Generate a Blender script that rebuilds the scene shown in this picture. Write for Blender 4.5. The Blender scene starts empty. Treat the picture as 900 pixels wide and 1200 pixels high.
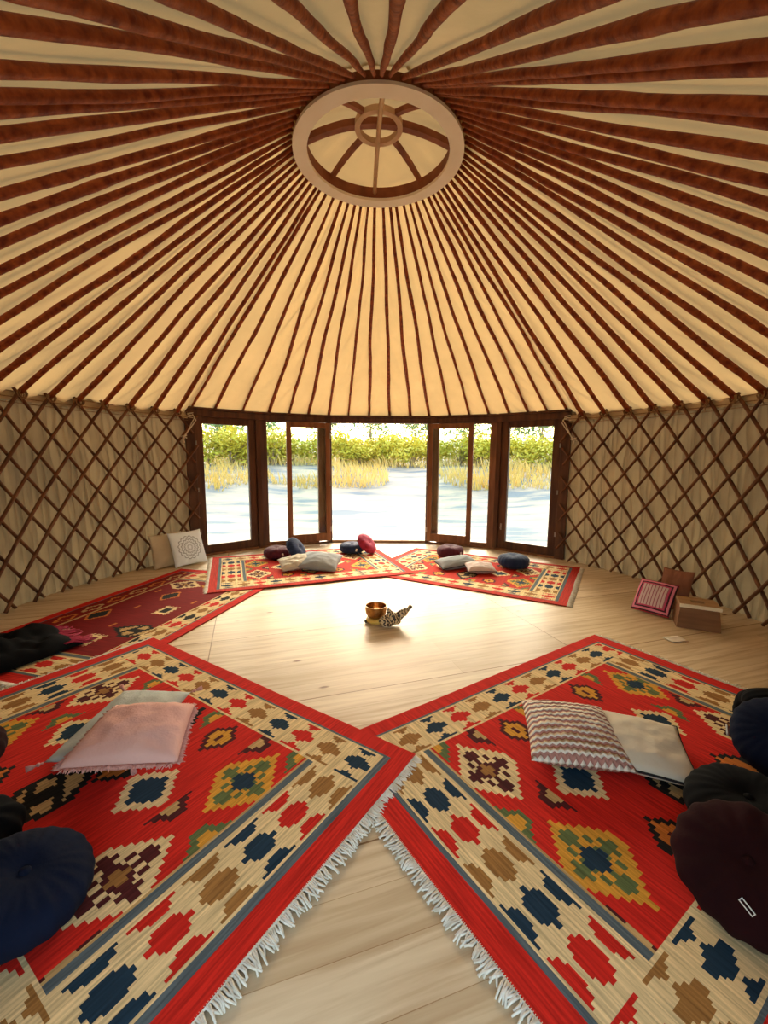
import bpy, math, random
from mathutils import Vector, Matrix, noise
rad = math.radians
sc = bpy.context.scene
COL = sc.collection
rnd = random.Random(7)
OX, OY = -0.033, 3.59          # centre of the yurt floor
R = 3.352                      # radius of the lattice
RING_R, RING_Z = 0.656, 3.731
EAVE = 2.0

# ------------------------------------------------------------------ helpers
def pol(az, r, z=0.0):
    a = rad(az)
    return Vector((OX + r*math.sin(a), OY + r*math.cos(a), z))
def nz(x, y, z=0.0): return noise.noise(Vector((x, y, z)))
def obj(name, V, F, m, parent=None, smooth=True, mats=None, fm=None):
    me = bpy.data.meshes.new(name)
    me.from_pydata([tuple(v) for v in V], [], F)
    for q in (mats or [m]): me.materials.append(q)
    if smooth: me.polygons.foreach_set('use_smooth', [True]*len(F))
    if fm: me.polygons.foreach_set('material_index', fm)
    me.update()
    o = bpy.data.objects.new(name, me); COL.objects.link(o)
    if parent: o.parent = parent
    return o
def empty(name, loc=(0,0,0)):
    o = bpy.data.objects.new(name, None); COL.objects.link(o); o.location = loc
    o.empty_display_size = .1
    return o
def tag(o, label, cat, group=None, kind=None):
    o['label'] = label; o['category'] = cat
    if group: o['group'] = group
    if kind: o['kind'] = kind
    return o
def struct(o):
    o['kind'] = 'structure'; return o
class MB:
    """collects shapes for one mesh"""
    def __init__(s): s.V = []; s.F = []
    def add(s, V, F):
        n = len(s.V); s.V += [Vector(v) for v in V]; s.F += [tuple(i+n for i in f) for f in F]; return s
    def box(s, c, sx, sy, sz, M=None, bev=.0):
        b = min(bev, sx*.3, sy*.3, sz*.3)
        x, y, z = sx/2, sy/2, sz/2
        if b <= 0:
            V = [Vector((i*x, j*y, k*z)) for i in (-1,1) for j in (-1,1) for k in (-1,1)]
            F = [(0,1,3,2),(4,6,7,5),(0,4,5,1),(2,3,7,6),(0,2,6,4),(1,5,7,3)]
        else:
            # chamfered box: 24 verts
            V = []; idx = {}
            for i in (-1,1):
                for j in (-1,1):
                    for k in (-1,1):
                        for ax in range(3):
                            p = [i*(x-b), j*(y-b), k*(z-b)]
                            p[ax] = (i*x, j*y, k*z)[ax]
                            idx[i,j,k,ax] = len(V); V.append(Vector(p))
            F = []
            for sg in (-1,1):
                q = [(sg,-1,-1),(sg,1,-1),(sg,1,1),(sg,-1,1)]
                F.append(tuple(idx[a+(0,)] for a in (q if sg>0 else q[::-1])))
                q = [(-1,sg,-1),(-1,sg,1),(1,sg,1),(1,sg,-1)]
                F.append(tuple(idx[a+(1,)] for a in (q if sg>0 else q[::-1])))
                q = [(-1,-1,sg),(1,-1,sg),(1,1,sg),(-1,1,sg)]
                F.append(tuple(idx[a+(2,)] for a in (q if sg>0 else q[::-1])))
            for i in (-1,1):
                for j in (-1,1):
                    F.append((idx[i,j,-1,0],idx[i,j,1,0],idx[i,j,1,1],idx[i,j,-1,1]))
                    F.append((idx[i,-1,j,0],idx[i,1,j,0],idx[i,1,j,2],idx[i,-1,j,2]))
                    F.append((idx[-1,i,j,1],idx[1,i,j,1],idx[1,i,j,2],idx[-1,i,j,2]))
                    for k in (-1,1): F.append((idx[i,j,k,0],idx[i,j,k,1],idx[i,j,k,2]))
        c = Vector(c)
        V = [(M @ v if M else v) + c for v in V]
        return s.add(V, F)
    def tube(s, P, rads, seg=8, cap=True, flat=1.0, up=None):
        P = [Vector(p) for p in P]; n = len(P)
        if not hasattr(rads, '__len__'): rads = [rads]*n
        V = []; F = []
        pu = None
        for i, p in enumerate(P):
            t = (P[min(i+1,n-1)] - P[max(i-1,0)]).normalized()
            if pu is None:
                u = up or (Vector((0,0,1)) if abs(t.z) < .9 else Vector((1,0,0)))
            else: u = pu
            a = t.cross(u).normalized(); b = a.cross(t).normalized(); pu = b
            for k in range(seg):
                th = 2*math.pi*k/seg
                V.append(p + a*math.cos(th)*rads[i] + b*math.sin(th)*rads[i]*flat)
        for i in range(n-1):
            for k in range(seg):
                k2 = (k+1) % seg
                F.append((i*seg+k, i*seg+k2, (i+1)*seg+k2, (i+1)*seg+k))
        if cap:
            F.append(tuple(range(seg))[::-1]); F.append(tuple((n-1)*seg+k for k in range(seg)))
        return s.add(V, F)
    def lathe(s, prof, seg=48, c=(0,0,0), fn=None, close=False):
        V = []; F = []; n = len(prof); c = Vector(c)
        for j in range(seg):
            a = 2*math.pi*j/seg
            for i, (r, z) in enumerate(prof):
                if fn: r, z = fn(r, z, a, i)
                V.append(c + Vector((r*math.cos(a), r*math.sin(a), z)))
        for j in range(seg):
            j2 = (j+1) % seg
            for i in range(n if close else n-1):
                i2 = (i+1) % n
                F.append((j*n+i, j2*n+i, j2*n+i2, j*n+i2))
        return s.add(V, F)
    def build(s, name, m, parent=None, smooth=True): return obj(name, s.V, s.F, m, parent, smooth)

# ------------------------------------------------------------------ materials
def new_mat(name):
    m = bpy.data.materials.new(name); m.use_nodes = True
    nt = m.node_tree; return m, nt, nt.nodes['Principled BSDF']
def rgb(c): return (c[0], c[1], c[2], 1)
def mat(name, c, c2=None, rough=.8, scale=6.0, stretch=(1,1,1), bump=0.0, bscale=None, spec=.3, detail=4, metal=0.0, lo=.35, hi=.65, sheen=0.0):
    m, nt, b = new_mat(name); N = nt.nodes; L = nt.links
    b.inputs['Roughness'].default_value = rough
    b.inputs['Specular IOR Level'].default_value = spec
    b.inputs['Metallic'].default_value = metal
    b.inputs['Sheen Weight'].default_value = sheen
    tc = N.new('ShaderNodeTexCoord'); mp = N.new('ShaderNodeMapping'); mp.inputs['Scale'].default_value = stretch
    L.new(tc.outputs['Object'], mp.inputs['Vector'])
    if c2:
        n = N.new('ShaderNodeTexNoise'); n.inputs['Scale'].default_value = scale; n.inputs['Detail'].default_value = detail
        L.new(mp.outputs[0], n.inputs['Vector'])
        r = N.new('ShaderNodeValToRGB'); r.color_ramp.elements[0].color = rgb(c); r.color_ramp.elements[1].color = rgb(c2)
        r.color_ramp.elements[0].position = lo; r.color_ramp.elements[1].position = hi
        L.new(n.outputs['Fac'], r.inputs['Fac']); L.new(r.outputs['Color'], b.inputs['Base Color'])
    else: b.inputs['Base Color'].default_value = rgb(c)
    if bump:
        n2 = N.new('ShaderNodeTexNoise'); n2.inputs['Scale'].default_value = bscale or scale*4; n2.inputs['Detail'].default_value = 3
        L.new(mp.outputs[0], n2.inputs['Vector'])
        bp = N.new('ShaderNodeBump'); bp.inputs['Strength'].default_value = bump; bp.inputs['Distance'].default_value = .01
        L.new(n2.outputs['Fac'], bp.inputs['Height']); L.new(bp.outputs[0], b.inputs['Normal'])
    return m
def canvas_mat(name, c, trans, tcol, c2=None):
    """woven cloth that lets part of the daylight through"""
    m, nt, b = new_mat(name); N = nt.nodes; L = nt.links
    b.inputs['Roughness'].default_value = .95; b.inputs['Specular IOR Level'].default_value = .1
    tc = N.new('ShaderNodeTexCoord'); n = N.new('ShaderNodeTexNoise'); n.inputs['Scale'].default_value = 1.6; n.inputs['Detail'].default_value = 5
    L.new(tc.outputs['Object'], n.inputs['Vector'])
    r = N.new('ShaderNodeValToRGB'); r.color_ramp.elements[0].color = rgb(c2 or [k*.82 for k in c]); r.color_ramp.elements[1].color = rgb(c)
    r.color_ramp.elements[0].position = .35; r.color_ramp.elements[1].position = .65
    L.new(n.outputs['Fac'], r.inputs['Fac']); L.new(r.outputs[0], b.inputs['Base Color'])
    w = N.new('ShaderNodeTexNoise'); w.inputs['Scale'].default_value = 60; L.new(tc.outputs['Object'], w.inputs['Vector'])
    bp = N.new('ShaderNodeBump'); bp.inputs['Strength'].default_value = .25; bp.inputs['Distance'].default_value = .004
    L.new(w.outputs['Fac'], bp.inputs['Height']); L.new(bp.outputs[0], b.inputs['Normal'])
    t = N.new('ShaderNodeBsdfTranslucent'); t.inputs['Color'].default_value = rgb(tcol)
    mx = N.new('ShaderNodeMixShader'); mx.inputs[0].default_value = trans
    L.new(b.outputs[0], mx.inputs[1]); L.new(t.outputs[0], mx.inputs[2])
    L.new(mx.outputs[0], N['Material Output'].inputs['Surface'])
    return m
def glass_mat():
    m, nt, b = new_mat('pane_glass'); N = nt.nodes; L = nt.links; N.remove(b)
    t = N.new('ShaderNodeBsdfTransparent'); t.inputs['Color'].default_value = (.93,.97,.97,1)
    g = N.new('ShaderNodeBsdfGlossy'); g.inputs['Roughness'].default_value = .02
    f = N.new('ShaderNodeFresnel'); f.inputs['IOR'].default_value = 1.35
    mx = N.new('ShaderNodeMixShader')
    L.new(f.outputs[0], mx.inputs[0]); L.new(t.outputs[0], mx.inputs[1]); L.new(g.outputs[0], mx.inputs[2])
    L.new(mx.outputs[0], N['Material Output'].inputs['Surface']); return m
def attr_mat(name, rough=.95, weave=True):
    """colour woven into the cloth, read from the mesh, with streaks along the weft"""
    m, nt, b = new_mat(name); N = nt.nodes; L = nt.links
    b.inputs['Roughness'].default_value = rough; b.inputs['Specular IOR Level'].default_value = .1
    a = N.new('ShaderNodeAttribute'); a.attribute_name = 'weave'
    tc = N.new('ShaderNodeTexCoord'); mp = N.new('ShaderNodeMapping'); mp.inputs['Scale'].default_value = (120, 5, 1)
    L.new(tc.outputs['Object'], mp.inputs['Vector'])
    n = N.new('ShaderNodeTexNoise'); n.inputs['Scale'].default_value = 1; n.inputs['Detail'].default_value = 3
    L.new(mp.outputs[0], n.inputs['Vector'])
    mr = N.new('ShaderNodeMapRange'); mr.inputs['From Min'].default_value = .3; mr.inputs['From Max'].default_value = .7
    mr.inputs['To Min'].default_value = .62; mr.inputs['To Max'].default_value = 1.25
    L.new(n.outputs['Fac'], mr.inputs['Value'])
    mx = N.new('ShaderNodeMix'); mx.data_type = 'RGBA'; mx.blend_type = 'MULTIPLY'; mx.inputs['Factor'].default_value = 1
    L.new(a.outputs['Color'], mx.inputs['A']); L.new(mr.outputs[0], mx.inputs['B'])
    L.new(mx.outputs['Result'], b.inputs['Base Color'])
    bp = N.new('ShaderNodeBump'); bp.inputs['Strength'].default_value = .4; bp.inputs['Distance'].default_value = .003
    L.new(n.outputs['Fac'], bp.inputs['Height']); L.new(bp.outputs[0], b.inputs['Normal'])
    return m
def floor_mat():
    m, nt, b = new_mat('pine_boards'); N = nt.nodes; L = nt.links
    tc = N.new('ShaderNodeTexCoord'); mp = N.new('ShaderNodeMapping'); mp.inputs['Rotation'].default_value = (0,0,rad(-17.5))
    mp.inputs['Location'].default_value = (.31,-.34,0)
    L.new(tc.outputs['Object'], mp.inputs['Vector'])
    br = N.new('ShaderNodeTexBrick'); br.offset = 0.0; br.inputs['Scale'].default_value = 1
    br.inputs['Brick Width'].default_value = 2.6; br.inputs['Row Height'].default_value = 1.0
    br.inputs['Mortar Size'].default_value = .0045; br.inputs['Mortar Smooth'].default_value = .3
    br.inputs['Color1'].default_value = (1,1,1,1); br.inputs['Color2'].default_value = (.9,.88,.84,1); br.inputs['Mortar'].default_value = (.42,.3,.2,1)
    L.new(mp.outputs[0], br.inputs['Vector'])
    bs = N.new('ShaderNodeTexBrick'); bs.offset = .37; bs.inputs['Scale'].default_value = 1
    bs.inputs['Brick Width'].default_value = 2.6; bs.inputs['Row Height'].default_value = .167
    bs.inputs['Mortar Size'].default_value = .0012
    bs.inputs['Color1'].default_value = (1,1,1,1); bs.inputs['Color2'].default_value = (.84,.8,.74,1); bs.inputs['Mortar'].default_value = (.6,.5,.38,1)
    L.new(mp.outputs[0], bs.inputs['Vector'])
    # grain
    ms = N.new('ShaderNodeMapping'); ms.inputs['Scale'].default_value = (1.6, 26, 1); L.new(mp.outputs[0], ms.inputs['Vector'])
    g = N.new('ShaderNodeTexNoise'); g.inputs['Scale'].default_value = 1; g.inputs['Detail'].default_value = 6; g.inputs['Distortion'].default_value = .6
    L.new(ms.outputs[0], g.inputs['Vector'])
    r = N.new('ShaderNodeValToRGB'); E = r.color_ramp.elements
    E[0].position = .25; E[0].color = (.50,.34,.19,1); E[1].position = .6; E[1].color = (.74,.59,.39,1)
    L.new(g.outputs['Fac'], r.inputs['Fac'])
    # knots
    mk = N.new('ShaderNodeMapping'); mk.inputs['Scale'].default_value = (1.1, 2.6, 1); L.new(mp.outputs[0], mk.inputs['Vector'])
    v = N.new('ShaderNodeTexVoronoi'); v.inputs['Scale'].default_value = 1.7; L.new(mk.outputs[0], v.inputs['Vector'])
    kr = N.new('ShaderNodeValToRGB'); K = kr.color_ramp.elements
    K[0].position = .03; K[0].color = (.3,.15,.07,1); K[1].position = .075; K[1].color = (1,1,1,1)
    L.new(v.outputs['Distance'], kr.inputs['Fac'])
    def mul(a, c):
        x = N.new('ShaderNodeMix'); x.data_type = 'RGBA'; x.blend_type = 'MULTIPLY'; x.inputs['Factor'].default_value = 1
        L.new(a, x.inputs['A']); L.new(c, x.inputs['B']); return x.outputs['Result']
    cc = mul(mul(mul(r.outputs[0], br.outputs['Color']), bs.outputs['Color']), kr.outputs[0])
    L.new(cc, b.inputs['Base Color'])
    b.inputs['Roughness'].default_value = .48; b.inputs['Specular IOR Level'].default_value = .24; b.inputs['Coat Weight'].default_value = .04; b.inputs['Coat Roughness'].default_value = .22
    bp = N.new('ShaderNodeBump'); bp.inputs['Strength'].default_value = .12; bp.inputs['Distance'].default_value = .004
    L.new(g.outputs['Fac'], bp.inputs['Height']); L.new(bp.outputs[0], b.inputs['Normal'])
    return m
def knit_mat():
    """rows of cream knitting with dusty pink zigzag rows"""
    m, nt, b = new_mat('striped_knit'); N = nt.nodes; L = nt.links
    tc = N.new('ShaderNodeTexCoord'); sx = N.new('ShaderNodeSeparateXYZ'); L.new(tc.outputs['Object'], sx.inputs[0])
    def math_(op, a, c=None):
        n = N.new('ShaderNodeMath'); n.operation = op
        for i, q in enumerate((a, c)):
            if q is None: continue
            if isinstance(q, (int, float)): n.inputs[i].default_value = q
            else: L.new(q, n.inputs[i])
        return n.outputs[0]
    zig = math_('PINGPONG', math_('MULTIPLY', sx.outputs['X'], 66.0), 1.0)
    yy = math_('ADD', math_('MULTIPLY', sx.outputs['Y'], 28.0), math_('MULTIPLY', zig, .24))
    fr = math_('FRACT', yy)
    st = math_('GREATER_THAN', fr, .56)
    mx = N.new('ShaderNodeMix'); mx.data_type = 'RGBA'
    mx.inputs['A'].default_value = (.80,.70,.58,1); mx.inputs['B'].default_value = (.42,.20,.16,1)
    L.new(st, mx.inputs['Factor']); L.new(mx.outputs['Result'], b.inputs['Base Color'])
    bp = N.new('ShaderNodeBump'); bp.inputs['Strength'].default_value = .8; bp.inputs['Distance'].default_value = .012
    h = math_('SINE', math_('MULTIPLY', fr, 6.283)); L.new(h, bp.inputs['Height']); L.new(bp.outputs[0], b.inputs['Normal'])
    b.inputs['Roughness'].default_value = .95; b.inputs['Specular IOR Level'].default_value = .1
    return m
def mandala_mat():
    m, nt, b = new_mat('printed_mandala'); N = nt.nodes; L = nt.links
    tc = N.new('ShaderNodeTexCoord'); sx = N.new('ShaderNodeSeparateXYZ'); L.new(tc.outputs['Object'], sx.inputs[0])
    def M(op, *q):
        n = N.new('ShaderNodeMath'); n.operation = op
        for i, k in enumerate(q):
            if isinstance(k, (int, float)): n.inputs[i].default_value = k
            else: L.new(k, n.inputs[i])
        return n.outputs[0]
    X, Y = sx.outputs['X'], sx.outputs['Y']
    r = M('SQRT', M('ADD', M('MULTIPLY', X, X), M('MULTIPLY', Y, Y)))
    a = M('ARCTAN2', Y, X)
    pet = M('MULTIPLY', M('ABSOLUTE', M('SINE', M('MULTIPLY', a, 8.0))), .018)
    rp = M('SUBTRACT', r, pet)
    ring = M('LESS_THAN', M('ABSOLUTE', M('SUBTRACT', M('FRACT', M('MULTIPLY', rp, 26.0)), .5)), .17)
    inn = M('LESS_THAN', rp, .150); core = M('GREATER_THAN', rp, .012)
    spk = M('LESS_THAN', M('ABSOLUTE', M('SINE', M('MULTIPLY', a, 16.0))), .3)
    mid = M('MULTIPLY', M('GREATER_THAN', rp, .075), M('LESS_THAN', rp, .11))
    f = M('MULTIPLY', M('MULTIPLY', M('MAXIMUM', ring, M('MULTIPLY', spk, mid)), inn), core)
    f = M('MULTIPLY', f, .62)
    mx = N.new('ShaderNodeMix'); mx.data_type = 'RGBA'
    mx.inputs['A'].default_value = (.84,.90,.92,1); mx.inputs['B'].default_value = (.12,.13,.14,1)
    L.new(f, mx.inputs['Factor']); L.new(mx.outputs['Result'], b.inputs['Base Color'])
    b.inputs['Roughness'].default_value = .9; return m
def stripe_mat():
    """square bands of pink, white, crimson and black woven around the centre"""
    m, nt, b = new_mat('banded_cloth'); N = nt.nodes; L = nt.links
    tc = N.new('ShaderNodeTexCoord'); sx = N.new('ShaderNodeSeparateXYZ'); L.new(tc.outputs['Object'], sx.inputs[0])
    def M(op, *q):
        n = N.new('ShaderNodeMath'); n.operation = op
        for i, k in enumerate(q):
            if isinstance(k, (int, float)): n.inputs[i].default_value = k
            else: L.new(k, n.inputs[i])
        return n.outputs[0]
    d = M('MAXIMUM', M('ABSOLUTE', sx.outputs['X']), M('ABSOLUTE', sx.outputs['Y']))
    r = N.new('ShaderNodeValToRGB'); r.color_ramp.interpolation = 'CONSTANT'
    E = r.color_ramp.elements
    cols = [(0,(.62,.45,.42)),(.105,(.55,.06,.14)),(.118,(.05,.01,.02)),(.130,(.75,.22,.3)),(.148,(.04,.01,.015)),(.157,(.62,.03,.06))]
    E[0].position = 0; E[0].color = rgb(cols[0][1]); E[1].position = cols[1][0]*4; E[1].color = rgb(cols[1][1])
    for p, c in cols[2:]:
        e = E.new(p*4); e.color = rgb(c)
    L.new(M('MULTIPLY', d, 4.0), r.inputs['Fac'])
    wv = M('GREATER_THAN', M('FRACT', M('MULTIPLY', sx.outputs['X'], 38.0)), .72)
    fac = M('MULTIPLY', wv, M('LESS_THAN', d, .105))
    mx = N.new('ShaderNodeMix'); mx.data_type = 'RGBA'; L.new(fac, mx.inputs['Factor']); L.new(r.outputs[0], mx.inputs['A']); mx.inputs['B'].default_value = (.35,.09,.14,1)
    L.new(mx.outputs['Result'], b.inputs['Base Color']); b.inputs['Roughness'].default_value = .9
    return m
def ikat_mat():
    m, nt, b = new_mat('patterned_brocade'); N = nt.nodes; L = nt.links
    tc = N.new('ShaderNodeTexCoord')
    w = N.new('ShaderNodeTexWave'); w.inputs['Scale'].default_value = 11; w.inputs['Distortion'].default_value = 11; w.inputs['Detail'].default_value = 2; w.inputs['Detail Scale'].default_value = 2.2
    L.new(tc.outputs['Object'], w.inputs['Vector'])
    r = N.new('ShaderNodeValToRGB'); E = r.color_ramp.elements
    E[0].position = .38; E[0].color = (.025,.012,.008,1); E[1].position = .52; E[1].color = (.66,.48,.27,1)
    L.new(w.outputs['Fac'], r.inputs['Fac']); L.new(r.outputs[0], b.inputs['Base Color'])
    b.inputs['Roughness'].default_value = .6; return m

M_floor = floor_mat()
M_roof = canvas_mat('roof_canvas', (.71,.54,.275), .12, (.80,.56,.25), (.57,.42,.20))
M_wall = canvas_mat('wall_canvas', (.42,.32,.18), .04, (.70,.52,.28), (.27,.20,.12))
M_cover = canvas_mat('crown_canvas', (.66,.52,.29), .085, (.80,.56,.25))
M_pole = mat('peeled_pole', (.16,.023,.005), (.42,.10,.020), rough=.6, scale=22, stretch=(1,1,1), bump=.5, bscale=34, lo=.33, hi=.72, detail=7, spec=.3)
M_lath = mat('lattice_lath', (.085,.028,.011), (.20,.08,.032), rough=.65, scale=7, bump=.3, bscale=30)
M_rim = mat('pale_crown_wood', (.90,.79,.60), (.95,.86,.70), rough=.55, scale=4, bump=.1)
M_redwood = mat('red_crown_wood', (.20,.055,.018), (.32,.10,.035), rough=.55, scale=8, bump=.15)
M_tanbar = mat('tan_crown_wood', (.55,.33,.17), (.62,.40,.22), rough=.5, scale=8)
M_frame = mat('dark_door_wood', (.055,.018,.008), (.12,.045,.018), rough=.45, scale=5, stretch=(3,3,.4), bump=.1, spec=.4)
M_leaf = mat('brown_door_wood', (.15,.055,.018), (.26,.105,.04), rough=.42, scale=5, stretch=(3,3,.4), bump=.1, spec=.4)
M_sill = mat('sill_wood', (.22,.12,.06), (.32,.19,.10), rough=.5, scale=5)
M_glass = glass_mat()
M_metal = mat('hinge_metal', (.35,.34,.32), rough=.35, metal=1)
M_rope = mat('white_rope', (.70,.64,.50), (.55,.48,.35), rough=.9, scale=40)
M_tie = mat('tan_cord', (.34,.20,.09), (.22,.11,.05), rough=.9, scale=40)
M_strap = mat('canvas_strap', (.58,.45,.26), (.48,.36,.2), rough=.95, scale=6, bump=.3)
M_weave = attr_mat('kilim_wool')
M_fringe = mat('fringe_cotton', (.80,.75,.65), (.62,.56,.45), rough=.95, scale=30)
M_edge = mat('rug_edge', (.35,.03,.02), rough=.95)
M_pink = mat('dusty_pink_linen', (.66,.37,.33), (.72,.43,.385), rough=.95, scale=3, bump=.25, bscale=90)
M_pinkfr = mat('dusty_pink_fringe', (.58,.28,.25), (.66,.36,.31), rough=.95, scale=30)
M_greyblue = mat('grey_blue_linen', (.42,.46,.45), (.50,.53,.50), rough=.95, scale=4, bump=.25, bscale=90)
M_cream = mat('cream_cotton', (.60,.53,.41), (.64,.57,.45), rough=.95, scale=4, bump=.2, bscale=80)
M_pale = mat('pale_grey_cotton', (.27,.285,.29), (.35,.36,.35), rough=.95, scale=4, bump=.2, bscale=80)
M_beige = mat('beige_cotton', (.52,.42,.28), (.6,.5,.34), rough=.95, scale=4, bump=.2)
M_blush = mat('blush_cotton', (.60,.47,.42), (.66,.54,.48), rough=.95, scale=4)
M_piping = mat('black_piping', (.015,.015,.018), rough=.8)
M_navy = mat('navy_cotton', (.010,.020,.060), (.016,.032,.085), rough=.9, scale=5, bump=.2, bscale=60, sheen=.1)
M_navy_shade = mat('navy_cotton_shaded', (.0025,.005,.017), (.0045,.008,.024), rough=.95, scale=5, bump=.2, bscale=60, spec=.15)  # navy cotton darkened for the near corners, their shade put into the colour
M_burg = mat('burgundy_cotton', (.075,.010,.020), (.11,.016,.028), rough=.85, scale=5, bump=.2, bscale=60)
M_burg_shade = mat('burgundy_cotton_shaded', (.014,.0018,.0022), (.022,.003,.0035), rough=.95, spec=.15, scale=5, bump=.2, bscale=60)  # burgundy cotton with the near corners' shade painted into the colour
M_crim = mat('crimson_cotton', (.30,.015,.045), (.42,.03,.07), rough=.85, scale=9, bump=.2)
M_black = mat('black_cotton', (.0025,.0025,.003), (.0045,.0045,.0055), rough=.95, scale=5, bump=.2, spec=.12)
M_label = mat('white_label', (.75,.73,.68), rough=.8)
M_knit = knit_mat(); M_mandala = mandala_mat(); M_band = stripe_mat(); M_ikat = ikat_mat()
M_bronze = mat('hammered_bronze', (.35,.17,.06), (.5,.28,.10), rough=.28, metal=1, scale=30, bump=.25, bscale=60)
M_gold = mat('golden_silk', (.62,.36,.06), (.72,.46,.10), rough=.5, scale=12)
M_boxw = mat('brown_box_wood', (.20,.085,.035), (.28,.13,.055), rough=.5, scale=3, stretch=(1,8,8), bump=.1)
M_lidw = mat('light_lid_wood', (.36,.20,.09), (.44,.26,.12), rough=.5, scale=3, stretch=(1,8,8))
M_slot_shade = mat('slot_shade', (.01,.007,.005), rough=.9)
M_terra = mat('terracotta_cloth', (.22,.08,.04), (.28,.11,.06), rough=.95, scale=6)
M_paper = mat('paper_white', (.72,.62,.48), rough=.9)
M_sand_shade = mat('sand_shade_streaks', (.13,.17,.20), (.42,.36,.27), rough=.95, scale=1.1, stretch=(.5,1.6,1), bump=.6, bscale=4, lo=.36, hi=.56)  # pale sand; blue-grey streaks paint shade on the ground into its colour
M_grass = mat('dry_grass_blades', (.72,.50,.13), (.80,.62,.24), rough=.9, scale=.8)
M_shrub = mat('yellow_green_leaves', (.50,.48,.05), (.72,.62,.10), rough=.8, scale=.9)
M_tree = mat('grey_green_leaves', (.30,.42,.20), (.46,.54,.26), rough=.8, scale=.9)
M_bark = mat('pale_bark', (.30,.22,.14), (.4,.31,.2), rough=.9, scale=3)

# ------------------------------------------------------------------ floor
mb = MB(); n = 96
top = [pol(360*k/n, R+.065, 0) for k in range(n)]; bot = [pol(360*k/n, R+.065, -.12) for k in range(n)]
mb.V = top + bot
mb.F = [tuple(range(n))[::-1]] + [tuple(range(n, 2*n))] + [(k, (k+1) % n, n+(k+1) % n, n+k) for k in range(n)]
struct(mb.build('floor', M_floor, smooth=False))

# ------------------------------------------------------------------ roof poles
LINT = [-48.41,-42.91,-36.23,-29.67,-24.42,-19.28,-13.78,-8.43,-2.78,2.90,8.57,13.72,19.29,24.52,29.64,34.84,39.65,44.28,48.95]
LEFT = [-52.24,-57.29,-62.5,-67.6,-72.6,-77.6,-82.65,-87.8,-92.9,-98.0,-103.3,-108.6,-114.0,-119.5,-125.0,-132.3,-138.0,-143.3,-146.2,-150.6,-157.7,-162.0,-166.6,-173.2,-178.25]
RIGHT = [53.04,58.0,63.3,68.36,73.5,78.4,83.4,88.3,93.7,99.1,104.5,109.9,115.4,120.8,126.2,131.6,137.1,143.1,146.5,153.0,155.1,160.4,166.06,173.2,177.8]
ORD = ['first','second','third','fourth','fifth','sixth','seventh','eighth','ninth','tenth','eleventh','twelfth','thirteenth','fourteenth','fifteenth','sixteenth','seventeenth','eighteenth','nineteenth','twentieth','twenty-first','twenty-second','twenty-third','twenty-fourth','twenty-fifth']
RT, ZT = RING_R+.004, RING_Z+.046        # where the poles enter the crown
def pole(az, label, lintel, tie):
    rr = random.Random(int(az*100)+5000)
    zb = 2.085 if lintel else 2.0
    rb = R+.075 if lintel else R-.01
    n = 22; P = []; W = []
    sd = rr.random()*50
    rscale = rr.uniform(.74, .92) * (.92 if lintel else 1.0)
    a2 = az + rr.uniform(-.5, .5)
    for i in range(n+1):
        t = i/n
        a = az + (a2-az)*t
        r = rb + (RT-rb)*t; z = zb + (ZT-zb)*t
        env = math.sin(math.pi*t)
        a += math.degrees(.030*env*nz(sd, t*3.0)/r) + math.degrees(.006*nz(sd+9, t*9)/r)
        z += .018*env*nz(sd+20, t*3.2)
        P.append(pol(a, r, z))
        w = (.0345*(1-t) + .0205*t)*rscale
        w *= 1 + .16*nz(sd+40, t*11)
        if rr.random() < .10: w *= 1.14
        if i >= n-1: w *= .82
        W.append(w)
    o = empty('roof_pole', pol(az, rb, zb))
    body = MB().tube(P, W, seg=10)
    body.V = [v - o.location for v in body.V]
    body.build('pole_shaft', M_pole, o)
    if tie:
        t = MB()
        p0 = pol(az, R-.03, EAVE-.015)
        for q in range(4):
            rr2 = .034 + .005*q % .012
            ring = []
            tilt = rr.uniform(-.5, .5)
            for k in range(11):
                th = 2*math.pi*k/10
                d = Vector((math.cos(th)*rr2*1.1, 0, math.sin(th)*rr2))
                d.y = tilt*d.x + .008*(q-1.5)
                ring.append(p0 + Matrix.Rotation(-rad(az), 3, 'Z') @ d)
            t.tube(ring, .005, seg=5, cap=False)
        # loose end
        e = p0 + Vector((rr.uniform(-.02,.02), 0, -.03))
        t.tube([p0, e, e+Vector((rr.uniform(-.03,.03), 0, -.05))], .004, seg=5)
        t.V = [v - o.location for v in t.V]
        t.build('cord_tie', M_tie, o)
    return tag(o, label, 'roof pole', 'roof poles')
for i, a in enumerate(LINT):
    pole(a, f'red-brown peeled roof pole landing on the door lintel, {ORD[i]} from its left end', True, False)
for i, a in enumerate(LEFT):
    w = f'red-brown peeled roof pole on the left lattice wall side, {ORD[i]} from the door frame'
    if a < -155: w = f'thick red-brown roof pole passing overhead, {ORD[len(LEFT)-1-i]} left of the crown axis'
    pole(a, w, False, abs(a) < 150)
for i, a in enumerate(RIGHT):
    w = f'red-brown peeled roof pole on the right lattice wall side, {ORD[i]} from the door frame'
    if a > 155: w = f'thick red-brown roof pole passing overhead, {ORD[len(RIGHT)-1-i]} right of the crown axis'
    pole(a, w, False, abs(a) < 150)

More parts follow.
